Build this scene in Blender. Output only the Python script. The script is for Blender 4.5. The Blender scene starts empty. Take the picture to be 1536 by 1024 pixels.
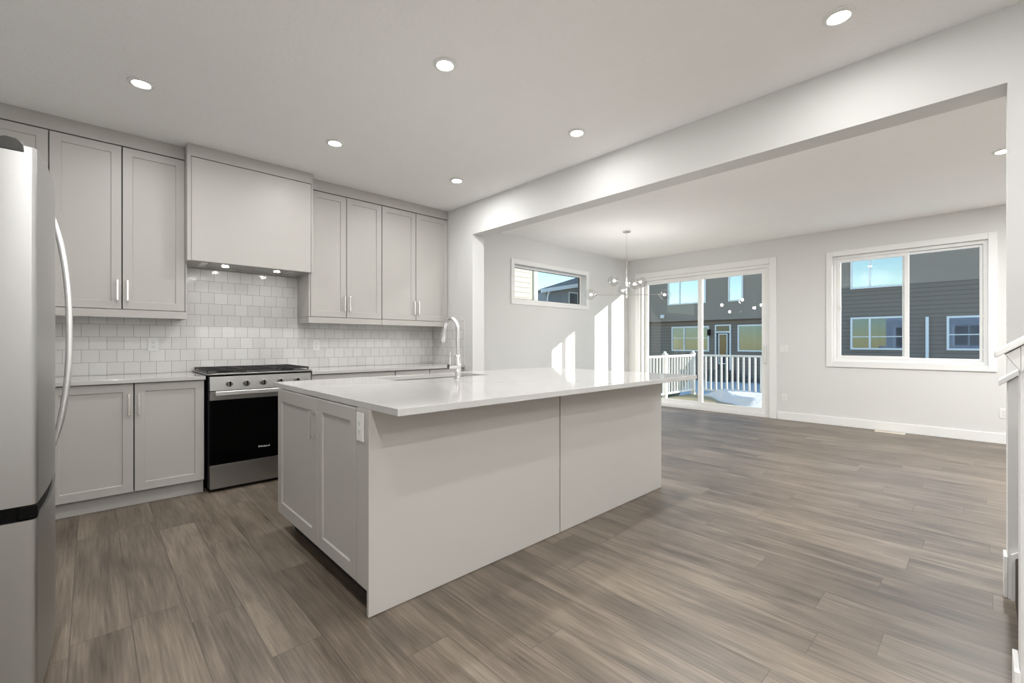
import bpy, bmesh, math, random
from mathutils import Vector, Matrix
S = bpy.context.scene
COL = S.collection
random.seed(7)

# ---------------------------------------------------------------- camera, world, sun, exposure
cam_d = bpy.data.cameras.new('camera'); cam = bpy.data.objects.new('camera', cam_d); COL.objects.link(cam)
cam.location = (0, 0, 1.162); cam.rotation_euler = (math.radians(90), 0, math.radians(46.6494 - 90))
cam_d.sensor_width = 36; cam_d.lens = 668.86 / 1536 * 36; cam_d.shift_y = 1.67 / 1536; cam_d.clip_start = 0.02; cam_d.clip_end = 400
S.camera = cam
S.view_settings.view_transform = 'Standard'; S.view_settings.look = 'None'
S.view_settings.gamma = 1; S.view_settings.use_curve_mapping = False
S.view_settings.exposure = 1.88
LAMP_W = 2.8
SUN_DIR = Vector((-0.495, 1.0, -0.269)).normalized()
sd = bpy.data.lights.new('sun', 'SUN'); sun = bpy.data.objects.new('sun', sd); COL.objects.link(sun)
sun.rotation_euler = SUN_DIR.to_track_quat('-Z', 'Y').to_euler(); sun.location = (20, -30, 12)
sd.energy = 2.6; sd.angle = math.radians(0.5); sd.color = (1.0, 0.95, 0.87)
W = bpy.data.worlds.new('world'); S.world = W; W.use_nodes = True
wn = W.node_tree.nodes; wl = W.node_tree.links
bg = wn['Background']; sky = wn.new('ShaderNodeTexSky')
sky.sky_type = 'NISHITA'; sky.sun_disc = False
sky.sun_elevation = math.radians(13.5); sky.sun_rotation = math.atan2(-SUN_DIR.x, -SUN_DIR.y)
sky.air_density = 1.0; sky.dust_density = 0.0; sky.ozone_density = 1.5
hs = wn.new('ShaderNodeHueSaturation'); hs.inputs['Saturation'].default_value = 1.15
wl.new(sky.outputs[0], hs.inputs['Color']); wl.new(hs.outputs[0], bg.inputs[0]); bg.inputs[1].default_value = 0.10

# ---------------------------------------------------------------- materials
MATS = {}
def mat(name, col, rough=0.5, metal=0.0, spec=0.5, bump=None, mottle=0.0, coat=0.0, aniso=0.0, emit=None, trans=0.0, ior=1.45):
    m = bpy.data.materials.new(name); m.use_nodes = True; MATS[name] = m
    nt = m.node_tree; b = nt.nodes['Principled BSDF']
    b.inputs['Base Color'].default_value = (*col, 1); b.inputs['Roughness'].default_value = rough
    b.inputs['Metallic'].default_value = metal; b.inputs['Specular IOR Level'].default_value = spec
    b.inputs['Coat Weight'].default_value = coat; b.inputs['Anisotropic'].default_value = aniso
    b.inputs['Transmission Weight'].default_value = trans; b.inputs['IOR'].default_value = ior
    if emit: b.inputs['Emission Color'].default_value = (*emit[0], 1); b.inputs['Emission Strength'].default_value = emit[1]
    tc = nt.nodes.new('ShaderNodeTexCoord')
    if mottle:
        n = nt.nodes.new('ShaderNodeTexNoise'); n.inputs['Scale'].default_value = 6; n.inputs['Detail'].default_value = 4
        nt.links.new(tc.outputs['Object'], n.inputs['Vector'])
        mx = nt.nodes.new('ShaderNodeMix'); mx.data_type = 'RGBA'
        mx.inputs['A'].default_value = (*[c * (1 - mottle) for c in col], 1); mx.inputs['B'].default_value = (*[min(1, c * (1 + mottle)) for c in col], 1)
        nt.links.new(n.outputs['Fac'], mx.inputs['Factor']); nt.links.new(mx.outputs['Result'], b.inputs['Base Color'])
    if bump:
        n2 = nt.nodes.new('ShaderNodeTexNoise'); n2.inputs['Scale'].default_value = bump[0]; n2.inputs['Detail'].default_value = 3
        nt.links.new(tc.outputs['Object'], n2.inputs['Vector'])
        bp = nt.nodes.new('ShaderNodeBump'); bp.inputs['Strength'].default_value = bump[1]; bp.inputs['Distance'].default_value = bump[2]
        nt.links.new(n2.outputs['Fac'], bp.inputs['Height']); nt.links.new(bp.outputs['Normal'], b.inputs['Normal'])
    return m

mat('wall_paint', (.735, .735, .722), .85, bump=(220, .12, .002))
mat('ceiling_paint', (.93, .922, .91), .95, bump=(38, .55, .006), mottle=.015)
mat('trim_paint', (.86, .86, .85), .45)
mat('cabinet_paint', (.49, .473, .447), .42, mottle=.015)
mat('recess_shade', (.02, .019, .018), .8)  # near-black stands in for the shadow inside cabinet gaps
mat('quartz', (.54, .53, .52), .07, mottle=.02, spec=.6)
mat('steel', (.35, .345, .335), .33, metal=1, aniso=.5, bump=(400, .03, .0005))
mat('fridge_steel', (.46, .457, .452), .36, metal=1, bump=(300, .02, .0004))
mat('bright_steel', (.85, .845, .84), .32, metal=1)
mat('chrome', (.85, .85, .85), .06, metal=1)
mat('nickel', (.74, .73, .71), .25, metal=1)
mat('black_enamel', (.012, .012, .012), .35)
mat('cast_iron', (.02, .02, .02), .6, bump=(150, .3, .001))
mat('oven_glass', (.002, .002, .002), .04, spec=.06)
mat('dark_plastic', (.06, .058, .055), .4)
mat('black_plastic', (.003, .003, .003), .5, spec=.1)
mat('white_plastic', (.82, .82, .80), .35)
mat('slot_dark', (.12, .12, .115), .6)
mat('logo_silver', (.8, .8, .8), .4)
mat('vinyl', (.88, .88, .87), .35)
mat('pane_spacer', (.55, .55, .55), .5)
mat('cream_vent', (.80, .74, .62), .5)
mat('carpet', (.055, .042, .032), 1.0, bump=(90, 1.0, .01), mottle=.35)
mat('lamp_on', (1, 1, 1), .5, emit=((1.0, .97, .93), 14.0))
mat('bulb_on', (1, 1, 1), .5, emit=((1.0, .96, .90), 3.0))
mat('snow', (.74, .755, .76), .9, bump=(5, .6, .05))
mat('deck_tan', (.42, .36, .22), .7, mottle=.2, bump=(20, .2, .004))
mat('railing_white', (.72, .72, .69), .5)
mat('stucco_upper', (.33, .28, .24), .9, bump=(60, .3, .01))
mat('roof_shingle', (.30, .25, .22), .95, bump=(14, .8, .03), mottle=.3)
mat('fascia_white', (.9, .9, .9), .6)
mat('rock', (.12, .115, .11), .95, bump=(6, .8, .05), mottle=.4)
mat('door_grey', (.08, .08, .085), .6)
mat('blue_grey_siding', (.33, .35, .38), .85)
mat('olive_wall', (.40, .38, .27), .85, mottle=.05)

def clear_glass(name, tint=(1, 1, 1), refl=1.5, boost=1.0):
    m = bpy.data.materials.new(name); m.use_nodes = True; MATS[name] = m
    nt = m.node_tree; nt.nodes.remove(nt.nodes['Principled BSDF'])
    o = nt.nodes['Material Output']; t = nt.nodes.new('ShaderNodeBsdfTransparent'); g = nt.nodes.new('ShaderNodeBsdfGlossy')
    t.inputs[0].default_value = (*tint, 1); g.inputs['Roughness'].default_value = 0.0
    f = nt.nodes.new('ShaderNodeFresnel'); f.inputs['IOR'].default_value = refl
    mu = nt.nodes.new('ShaderNodeMath'); mu.operation = 'MULTIPLY'; mu.inputs[1].default_value = boost; mu.use_clamp = True
    mx = nt.nodes.new('ShaderNodeMixShader'); ge = nt.nodes.new('ShaderNodeNewGeometry')
    fi = nt.nodes.new('ShaderNodeMath'); fi.operation = 'SUBTRACT'; fi.inputs[0].default_value = boost; nt.links.new(ge.outputs['Backfacing'], fi.inputs[1])
    fm = nt.nodes.new('ShaderNodeMath'); fm.operation = 'MAXIMUM'; fm.inputs[1].default_value = 0; nt.links.new(fi.outputs[0], fm.inputs[0]); nt.links.new(fm.outputs[0], mu.inputs[1])
    nt.links.new(f.outputs[0], mu.inputs[0]); nt.links.new(mu.outputs[0], mx.inputs[0]); nt.links.new(t.outputs[0], mx.inputs[1]); nt.links.new(g.outputs[0], mx.inputs[2])
    nt.links.new(mx.outputs[0], o.inputs['Surface'])
    return m
clear_glass('window_glass', (.97, .98, .975), 1.5, 1.0)
clear_glass('globe_glass', (.93, .93, .93), 1.9, 1.0)

def house_glass(name, base, fac):
    m = bpy.data.materials.new(name); m.use_nodes = True; MATS[name] = m
    nt = m.node_tree; b = nt.nodes['Principled BSDF']
    b.inputs['Base Color'].default_value = (*base, 1); b.inputs['Roughness'].default_value = 0.03; b.inputs['Metallic'].default_value = fac
    n = nt.nodes.new('ShaderNodeTexNoise'); n.inputs['Scale'].default_value = .8
    tc = nt.nodes.new('ShaderNodeTexCoord'); nt.links.new(tc.outputs['Object'], n.inputs['Vector'])
    bp = nt.nodes.new('ShaderNodeBump'); bp.inputs['Strength'].default_value = .05; nt.links.new(n.outputs['Fac'], bp.inputs['Height']); nt.links.new(bp.outputs['Normal'], b.inputs['Normal'])
house_glass('house_glass', (.085, .125, .19), .85)
house_glass('sky_glass', (.46, .49, .50), 1.0)
house_glass('dark_glass', (.05, .06, .075), .5)

def siding(name, col, pitch=.18, rough=.75, depth=.02):
    m = bpy.data.materials.new(name); m.use_nodes = True; MATS[name] = m
    nt = m.node_tree; b = nt.nodes['Principled BSDF']; b.inputs['Roughness'].default_value = rough
    tc = nt.nodes.new('ShaderNodeTexCoord'); sp = nt.nodes.new('ShaderNodeSeparateXYZ'); nt.links.new(tc.outputs['Object'], sp.inputs[0])
    d = nt.nodes.new('ShaderNodeMath'); d.operation = 'DIVIDE'; d.inputs[1].default_value = pitch; nt.links.new(sp.outputs['Z'], d.inputs[0])
    fr = nt.nodes.new('ShaderNodeMath'); fr.operation = 'FRACT'; nt.links.new(d.outputs[0], fr.inputs[0])
    iv = nt.nodes.new('ShaderNodeMath'); iv.operation = 'SUBTRACT'; iv.inputs[0].default_value = 1; nt.links.new(fr.outputs[0], iv.inputs[1])
    cr = nt.nodes.new('ShaderNodeValToRGB'); cr.color_ramp.elements[0].position = .0; cr.color_ramp.elements[0].color = (*[c * .3 for c in col], 1)
    cr.color_ramp.elements[1].position = .14; cr.color_ramp.elements[1].color = (*col, 1)
    nt.links.new(fr.outputs[0], cr.inputs[0]); nt.links.new(cr.outputs[0], b.inputs['Base Color'])
    bp = nt.nodes.new('ShaderNodeBump'); bp.inputs['Distance'].default_value = depth; nt.links.new(iv.outputs[0], bp.inputs['Height']); nt.links.new(bp.outputs[0], b.inputs['Normal'])
    return m
siding('siding_dark', (.23, .19, .16))
siding('siding_cream', (.36, .335, .285), .128)

def make_floor():
    m = bpy.data.materials.new('floor_planks'); m.use_nodes = True; MATS['floor_planks'] = m
    nt = m.node_tree; N = nt.nodes; L = nt.links; b = N['Principled BSDF']
    def math_(op, a=None, bb=None, clamp=False):
        n = N.new('ShaderNodeMath'); n.operation = op; n.use_clamp = clamp
        for i, x in enumerate((a, bb)):
            if x is None: continue
            if isinstance(x, (int, float)): n.inputs[i].default_value = x
            else: L.new(x, n.inputs[i])
        return n.outputs[0]
    tc = N.new('ShaderNodeTexCoord'); sp = N.new('ShaderNodeSeparateXYZ'); L.new(tc.outputs['Object'], sp.inputs[0])
    PW, PL = .182, 1.25
    xr = math_('DIVIDE', math_('ADD', sp.outputs['X'], .06), PW); row = math_('FLOOR', xr); fx = math_('FRACT', xr)
    wnz = N.new('ShaderNodeTexWhiteNoise'); wnz.noise_dimensions = '1D'; L.new(row, wnz.inputs['W'])
    yr = math_('ADD', math_('DIVIDE', sp.outputs['Y'], PL), math_('MULTIPLY', wnz.outputs['Value'], 7.0)); colm = math_('FLOOR', yr); fy = math_('FRACT', yr)
    idv = math_('ADD', math_('MULTIPLY', row, 17.31), math_('MULTIPLY', colm, 5.77))
    wn2 = N.new('ShaderNodeTexWhiteNoise'); wn2.noise_dimensions = '1D'; L.new(idv, wn2.inputs['W'])
    # grain coordinates: stretched along the plank, shifted per plank
    cv = N.new('ShaderNodeCombineXYZ')
    L.new(math_('ADD', math_('MULTIPLY', sp.outputs['X'], 1.0), math_('MULTIPLY', wn2.outputs['Value'], 31.0)), cv.inputs[0])
    L.new(math_('ADD', math_('MULTIPLY', sp.outputs['Y'], .10), math_('MULTIPLY', wn2.outputs['Value'], 13.0)), cv.inputs[1])
    g1 = N.new('ShaderNodeTexNoise'); g1.inputs['Scale'].default_value = 13; g1.inputs['Detail'].default_value = 6; g1.inputs['Roughness'].default_value = .62; g1.inputs['Distortion'].default_value = .8; L.new(cv.outputs[0], g1.inputs['Vector'])
    cv2 = N.new('ShaderNodeCombineXYZ'); L.new(math_('ADD', math_('MULTIPLY', sp.outputs['X'], 1.0), math_('MULTIPLY', wn2.outputs['Value'], 9.0)), cv2.inputs[0]); L.new(math_('MULTIPLY', sp.outputs['Y'], .035), cv2.inputs[1])
    g2 = N.new('ShaderNodeTexNoise'); g2.inputs['Scale'].default_value = 110; g2.inputs['Detail'].default_value = 3; L.new(cv2.outputs[0], g2.inputs['Vector'])
    cv3 = N.new('ShaderNodeCombineXYZ'); L.new(math_('ADD', sp.outputs['X'], math_('MULTIPLY', wn2.outputs['Value'], 3.0)), cv3.inputs[0]); L.new(math_('MULTIPLY', sp.outputs['Y'], .55), cv3.inputs[1])
    g3 = N.new('ShaderNodeTexNoise'); g3.inputs['Scale'].default_value = 3.2; g3.inputs['Detail'].default_value = 2; L.new(cv3.outputs[0], g3.inputs['Vector'])
    tone = math_('ADD', math_('ADD', math_('MULTIPLY', wn2.outputs['Value'], .13), math_('MULTIPLY', g1.outputs['Fac'], .75)), math_('ADD', math_('MULTIPLY', g2.outputs['Fac'], .45), math_('MULTIPLY', g3.outputs['Fac'], .34)))
    cr = N.new('ShaderNodeValToRGB'); e = cr.color_ramp.elements
    e[0].position = .55; e[0].color = (.066, .048, .033, 1); e[1].position = .94; e[1].color = (.26, .212, .162, 1)
    mid = cr.color_ramp.elements.new(.74); mid.color = (.148, .117, .087, 1)
    L.new(math_('MULTIPLY', tone, .88), cr.inputs[0])
    gx = math_('MINIMUM', fx, math_('SUBTRACT', 1.0, fx)); gy = math_('MINIMUM', fy, math_('SUBTRACT', 1.0, fy))
    groove = math_('MINIMUM', math_('DIVIDE', gx, .014, True), math_('DIVIDE', gy, .0018, True), True)
    mx = N.new('ShaderNodeMix'); mx.data_type = 'RGBA'; mx.inputs['A'].default_value = (.055, .043, .034, 1)
    L.new(math_('ADD', math_('MULTIPLY', groove, .9), .10), mx.inputs['Factor']); L.new(cr.outputs[0], mx.inputs['B']); L.new(mx.outputs['Result'], b.inputs['Base Color'])
    L.new(math_('ADD', math_('MULTIPLY', g1.outputs['Fac'], .14), .36), b.inputs['Roughness']); b.inputs['Specular IOR Level'].default_value = .9
    bp = N.new('ShaderNodeBump'); bp.inputs['Strength'].default_value = .15; bp.inputs['Distance'].default_value = .0008
    L.new(math_('ADD', groove, math_('MULTIPLY', g2.outputs['Fac'], .25)), bp.inputs['Height']); L.new(bp.outputs[0], b.inputs['Normal'])
make_floor()

def make_tile(name, axis):
    m = bpy.data.materials.new(name); m.use_nodes = True; MATS[name] = m
    nt = m.node_tree; N = nt.nodes; L = nt.links; b = N['Principled BSDF']
    tc = N.new('ShaderNodeTexCoord'); sp = N.new('ShaderNodeSeparateXYZ'); L.new(tc.outputs['Object'], sp.inputs[0])
    cv = N.new('ShaderNodeCombineXYZ')
    ax = N.new('ShaderNodeMath'); ax.inputs[1].default_value = .081; L.new(sp.outputs[axis], ax.inputs[0])
    L.new(ax.outputs[0], cv.inputs[0])
    az = N.new('ShaderNodeMath'); az.inputs[1].default_value = -.902; L.new(sp.outputs['Z'], az.inputs[0]); L.new(az.outputs[0], cv.inputs[1])
    br = N.new('ShaderNodeTexBrick'); br.offset = .42; br.squash = 1; br.inputs['Scale'].default_value = 1
    br.inputs['Mortar Size'].default_value = .0013; br.inputs['Mortar Smooth'].default_value = .3; br.inputs['Brick Width'].default_value = .1022; br.inputs['Row Height'].default_value = .1005
    br.inputs['Color1'].default_value = (.70, .69, .675, 1); br.inputs['Color2'].default_value = (.77, .765, .75, 1); br.inputs['Mortar'].default_value = (.27, .26, .245, 1); br.inputs['Bias'].default_value = 0
    L.new(cv.outputs[0], br.inputs['Vector']); L.new(br.outputs['Color'], b.inputs['Base Color'])
    b.inputs['Roughness'].default_value = .12
    n = N.new('ShaderNodeTexNoise'); n.inputs['Scale'].default_value = 14; n.inputs['Detail'].default_value = 2; L.new(tc.outputs['Object'], n.inputs['Vector'])
    mm = N.new('ShaderNodeMath'); mm.operation = 'MULTIPLY_ADD'; mm.inputs[1].default_value = -.6; L.new(br.outputs['Fac'], mm.inputs[0])
    nn = N.new('ShaderNodeMath'); nn.operation = 'MULTIPLY'; nn.inputs[1].default_value = 1.6; L.new(n.outputs['Fac'], nn.inputs[0]); L.new(nn.outputs[0], mm.inputs[2])
    bp = N.new('ShaderNodeBump'); bp.inputs['Strength'].default_value = .5; bp.inputs['Distance'].default_value = .003; L.new(mm.outputs[0], bp.inputs['Height']); L.new(bp.outputs[0], b.inputs['Normal'])
make_tile('tile_x', 'X'); make_tile('tile_y', 'Y')

def make_deck():
    m = bpy.data.materials.new('deck_boards'); m.use_nodes = True; MATS['deck_boards'] = m
    nt = m.node_tree; N = nt.nodes; L = nt.links; b = N['Principled BSDF']; b.inputs['Roughness'].default_value = .55
    tc = N.new('ShaderNodeTexCoord'); sp = N.new('ShaderNodeSeparateXYZ'); L.new(tc.outputs['Object'], sp.inputs[0])
    d = N.new('ShaderNodeMath'); d.operation = 'DIVIDE'; d.inputs[1].default_value = .14; L.new(sp.outputs['X'], d.inputs[0])
    fr = N.new('ShaderNodeMath'); fr.operation = 'FRACT'; L.new(d.outputs[0], fr.inputs[0])
    cr = N.new('ShaderNodeValToRGB'); cr.color_ramp.elements[0].color = (.10, .08, .05, 1); cr.color_ramp.elements[1].position = .06; cr.color_ramp.elements[1].color = (.40, .335, .19, 1)
    L.new(fr.outputs[0], cr.inputs[0]); L.new(cr.outputs[0], b.inputs['Base Color'])
make_deck()

# ---------------------------------------------------------------- mesh helpers
def inset_frame(bm, x0, x1, z0, z1, y, stile, depth, thick, M=None, rail=None):
    """shaker door: slab with a recessed flat panel, front at y facing -Y"""
    rail = rail or stile; bev = .004
    o = [(x0, z0), (x1, z0), (x1, z1), (x0, z1)]
    i = [(x0 + stile, z0 + rail), (x1 - stile, z0 + rail), (x1 - stile, z1 - rail), (x0 + stile, z1 - rail)]
    p = [(x0 + stile + bev, z0 + rail + bev), (x1 - stile - bev, z0 + rail + bev), (x1 - stile - bev, z1 - rail - bev), (x0 + stile + bev, z1 - rail - bev)]
    V = lambda pts, yy: [bm.verts.new(Vector((a, yy, c)) if M is None else M @ Vector((a, yy, c))) for a, c in pts]
    e = .0015
    o2 = [(x0 + e, z0 + e), (x1 - e, z0 + e), (x1 - e, z1 - e), (x0 + e, z1 - e)]
    vo, vf, vi, vp, vb = V(o, y + e), V(o2, y), V(i, y), V(p, y + depth), V(o, y + thick)
    for a, b in ((vo, vf), (vf, vi), (vi, vp)):
        for k in range(4): bm.faces.new((a[k], a[(k + 1) % 4], b[(k + 1) % 4], b[k]))
    bm.faces.new(vp); bm.faces.new(vb[::-1])
    for k in range(4): bm.faces.new((vb[k], vb[(k + 1) % 4], vo[(k + 1) % 4], vo[k]))

class MB:
    def __init__(s, M=None): s.bm = bmesh.new(); s.M = M
    def _t(s, v): return s.M @ Vector(v) if s.M is not None else Vector(v)
    def box(s, x0, x1, y0, y1, z0, z1, bevel=0.0, seg=2):
        t = bmesh.new()
        bmesh.ops.create_cube(t, size=1, matrix=Matrix.Translation(((x0 + x1) / 2, (y0 + y1) / 2, (z0 + z1) / 2)) @ Matrix.Diagonal((abs(x1 - x0), abs(y1 - y0), abs(z1 - z0), 1)))
        if bevel: bmesh.ops.bevel(t, geom=t.edges[:], offset=bevel, segments=seg, affect='EDGES', profile=.5)
        s.merge(t); return s
    def merge(s, t):
        if s.M is not None: bmesh.ops.transform(t, matrix=s.M, verts=t.verts[:])
        me = bpy.data.meshes.new('tmp'); t.to_mesh(me); t.free(); s.bm.from_mesh(me); bpy.data.meshes.remove(me)
    def poly_prism(s, pts, axis, a, b):
        """extrude a 2D polygon along axis ('X','Y','Z') from a to b"""
        f = {'X': lambda p, h: (h, p[0], p[1]), 'Y': lambda p, h: (p[0], h, p[1]), 'Z': lambda p, h: (p[0], p[1], h)}[axis]
        A = [s.bm.verts.new(s._t(f(p, a))) for p in pts]; B = [s.bm.verts.new(s._t(f(p, b))) for p in pts]
        n = len(pts)
        s.bm.faces.new(A); s.bm.faces.new(B[::-1])
        for i in range(n): s.bm.faces.new((A[i], B[i], B[(i + 1) % n], A[(i + 1) % n]))
        return s
    def tube(s, pts, r, seg=12, caps=True, rads=None):
        pts = [Vector(p) for p in pts]; rings = []
        up = Vector((0, 0, 1))
        prev = None
        for i, p in enumerate(pts):
            d = (pts[min(i + 1, len(pts) - 1)] - pts[max(i - 1, 0)]).normalized()
            if prev is None:
                a = up.cross(d) if abs(d.dot(up)) < .95 else Vector((1, 0, 0)).cross(d)
            else: a = prev - d * prev.dot(d)
            a.normalize(); prev = a; b = d.cross(a)
            rr = rads[i] if rads else r
            rings.append([s.bm.verts.new(s._t(p + (a * math.cos(2 * math.pi * k / seg) + b * math.sin(2 * math.pi * k / seg)) * rr)) for k in range(seg)])
        for i in range(len(rings) - 1):
            for k in range(seg): s.bm.faces.new((rings[i][k], rings[i][(k + 1) % seg], rings[i + 1][(k + 1) % seg], rings[i + 1][k]))
        if caps: s.bm.faces.new(rings[0][::-1]); s.bm.faces.new(rings[-1])
        return s
    def lathe(s, prof, c, axis='Z', seg=32, loop=False):
        """prof: (radius, height) list around an axis through c"""
        c = Vector(c); rings = []
        for r, h in prof:
            ring = []
            for k in range(seg):
                a = 2 * math.pi * k / seg; ca, sa = r * math.cos(a), r * math.sin(a)
                v = {'Z': (ca, sa, h), 'Y': (ca, h, sa), 'X': (h, ca, sa)}[axis]
                ring.append(s.bm.verts.new(s._t(c + Vector(v))))
            rings.append(ring)
        for i in range(len(rings) - 1):
            for k in range(seg): s.bm.faces.new((rings[i][k], rings[i][(k + 1) % seg], rings[i + 1][(k + 1) % seg], rings[i + 1][k]))
        if loop:
            for k in range(seg): s.bm.faces.new((rings[-1][k], rings[-1][(k + 1) % seg], rings[0][(k + 1) % seg], rings[0][k]))
        else: s.bm.faces.new(rings[0][::-1]); s.bm.faces.new(rings[-1])
        return s
    def sphere(s, c, r, u=20, v=12, scale=(1, 1, 1)):
        t = bmesh.new(); bmesh.ops.create_uvsphere(t, u_segments=u, v_segments=v, radius=r, matrix=Matrix.Translation(c) @ Matrix.Diagonal((*scale, 1)))
        s.merge(t); return s
    def shaker(s, *a, **k): inset_frame(s.bm, *a, M=s.M, **k); return s
    def plate(s, us, vs, holes, axis, a, b):
        """solid plate over a grid with cells left out. axis = thickness axis"""
        f = {'X': lambda u, v, h: (h, u, v), 'Y': lambda u, v, h: (u, h, v), 'Z': lambda u, v, h: (u, v, h)}[axis]
        def solid(i, j): return 0 <= i < len(us) - 1 and 0 <= j < len(vs) - 1 and (i, j) not in holes
        t = bmesh.new(); Q = lambda *p: t.faces.new([t.verts.new(q) for q in p])
        for i in range(len(us) - 1):
            for j in range(len(vs) - 1):
                if not solid(i, j): continue
                u0, u1, v0, v1 = us[i], us[i + 1], vs[j], vs[j + 1]
                Q(f(u0, v0, a), f(u1, v0, a), f(u1, v1, a), f(u0, v1, a)); Q(f(u0, v0, b), f(u0, v1, b), f(u1, v1, b), f(u1, v0, b))
                if not solid(i - 1, j): Q(f(u0, v0, a), f(u0, v1, a), f(u0, v1, b), f(u0, v0, b))
                if not solid(i + 1, j): Q(f(u1, v0, a), f(u1, v0, b), f(u1, v1, b), f(u1, v1, a))
                if not solid(i, j - 1): Q(f(u0, v0, a), f(u0, v0, b), f(u1, v0, b), f(u1, v0, a))
                if not solid(i, j + 1): Q(f(u0, v1, a), f(u1, v1, a), f(u1, v1, b), f(u0, v1, b))
        bmesh.ops.remove_doubles(t, verts=t.verts[:], dist=1e-5)
        bmesh.ops.dissolve_limit(t, angle_limit=.01, verts=t.verts[:], edges=t.edges[:])
        s.merge(t); return s
    def build(s, name, material, parent=None, base=None, smooth=False, bevel=0.0):
        bmesh.ops.recalc_face_normals(s.bm, faces=s.bm.faces[:])
        if parent is not None: base = BASE[parent.name]
        elif base is None:
            xs = [v.co.x for v in s.bm.verts]; ys = [v.co.y for v in s.bm.verts]; zs = [v.co.z for v in s.bm.verts]
            base = Vector(((min(xs) + max(xs)) / 2, (min(ys) + max(ys)) / 2, min(zs)))
        base = Vector(base)
        me = bpy.data.meshes.new(name)
        bmesh.ops.translate(s.bm, vec=-base, verts=s.bm.verts[:]); s.bm.to_mesh(me); s.bm.free()
        me.materials.append(MATS[material])
        if smooth:
            for p in me.polygons: p.use_smooth = True
            me.set_sharp_from_angle(angle=math.radians(38))
        o = bpy.data.objects.new(name, me); COL.objects.link(o); BASE[o.name] = base
        if parent is not None: o.parent = parent
        else: o.location = base
        if bevel:
            md = o.modifiers.new('soft_edges', 'BEVEL'); md.width = bevel; md.segments = 2; md.limit_method = 'ANGLE'
        return o
BASE = {}
def thing(name, label, cat, base, group=None):
    o = bpy.data.objects.new(name, None); COL.objects.link(o); o.location = base; o.empty_display_size = .1
    BASE[o.name] = Vector(base); o['label'] = label; o['category'] = cat
    if group: o['group'] = group
    return o
def tag(o, label, cat, group=None):
    o['label'] = label; o['category'] = cat
    if group: o['group'] = group
    return o
def struct(o): o['kind'] = 'structure'; return o
def lab(o, t): o['label'] = t; return o

# ---------------------------------------------------------------- room shell
CEIL = 2.74; XF = 7.604; YK = 4.765; XB = 3.131; XB2 = 3.30
XL, YR = -1.0, -3.0
struct(MB().box(XL - .15, XF + .16, YR - .15, YK + .16, -.12, 0).build('floor', 'floor_planks', base=(0, 0, 0)))
struct(MB().box(XL - .15, XF + .16, YR - .15, YK + .16, CEIL, CEIL + .2).build('ceiling', 'ceiling_paint', base=(0, 0, CEIL)))
# back wall with the transom window hole
SW = (4.54, 6.27, 1.80, 2.33)
struct(MB().plate([XL - .15, SW[0], SW[1], XF + .16], [0, SW[2], SW[3], CEIL], {(1, 1)}, 'Y', YK, YK + .16).build('wall_back', 'wall_paint'))
# far wall with patio door and slider window holes
D0, D1, DZ = 2.27, 4.50, 2.375
W0, W1, WZ0, WZ1 = -.03, 1.47, .895, 2.37
struct(MB().plate([YR - .15, W0, W1, D0, D1, YK], [0, WZ0, WZ1, DZ, CEIL], {(1, 1), (3, 0), (3, 1), (3, 2)}, 'X', XF, XF + .16).build('wall_far', 'wall_paint'))
# dividing wall: short return, header beam, full height part by the stair
JY, EY, HZ = 3.965, -.0744, 2.384
struct(MB().plate([YR, EY, JY, YK], [0, HZ, CEIL], {(1, 0)}, 'X', XB, XB2).build('wall_middle', 'wall_paint'))
struct(MB().box(XL - .15, XL, YR, YK, 0, CEIL).build('wall_left', 'wall_paint'))
struct(MB().box(XL - .15, XF + .16, YR - .15, YR, 0, CEIL).build('wall_rear', 'wall_paint'))
BBH = .118
bb = MB().box(XF - .014, XF - .001, YR + .02, D0 - .105, .001, BBH, .003)
struct(bb.build('baseboard_far', 'trim_paint'))
struct(MB().box(XB2 + .02, D1 and XF - .02, YK - .014, YK - .001, .001, BBH, .003).build('baseboard_back', 'trim_paint'))
struct(MB().box(XB2 + .001, XB2 + .014, JY + .002, YK - .02, .001, BBH, .003).build('baseboard_middle', 'trim_paint'))

# patio door ---------------------------------------------------------------
def casing(name, y0, y1, z0, z1, w, bottom):
    m = MB(); xa, xb = XF - .018, XF - .001
    m.box(xa, xb, y0 - w, y0, z0 if not bottom else z0 - w, z1 + w, .003)
    m.box(xa, xb, y1, y1 + w, z0 if not bottom else z0 - w, z1 + w, .003)
    m.box(xa, xb, y0 + .0002, y1 - .0002, z1, z1 + w, .003)
    if bottom: m.box(xa, xb, y0 + .0002, y1 - .0002, z0 - w, z0, .003)
    return struct(m.build(name, 'trim_paint'))
casing('trim_1', D0, D1, .001, DZ, .095, False)
dr = MB().plate([D0 + .001, D0 + .045, D1 - .045, D1 - .001], [.001, .05, DZ - .05, DZ - .001], {(1, 1)}, 'X', XF + .01, XF + .13).build('door_1', 'vinyl', bevel=.002); struct(dr)
def sash(par, name, y0, y1, z0, z1, x0, x1, w, wb=None):
    wb = wb or w
    f = MB().plate([y0, y0 + w, y1 - w, y1], [z0, z0 + wb, z1 - w, z1], {(1, 1)}, 'X', x0, x1).build(name, 'vinyl', par, bevel=.003)
    MB().box((x0 + x1) / 2 - .004, (x0 + x1) / 2 + .004, y0 + w - .004, y1 - w + .004, z0 + wb - .004, z1 - w + .004).build('pane', 'window_glass', f)
    return f
s1 = sash(dr, 'fixed_panel', 3.345, D1 - .047, .052, DZ - .052, XF + .085, XF + .12, .07, .085)
s2 = sash(dr, 'sliding_panel', D0 + .047, 3.405, .052, DZ - .052, XF + .03, XF + .07, .075, .085)
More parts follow.
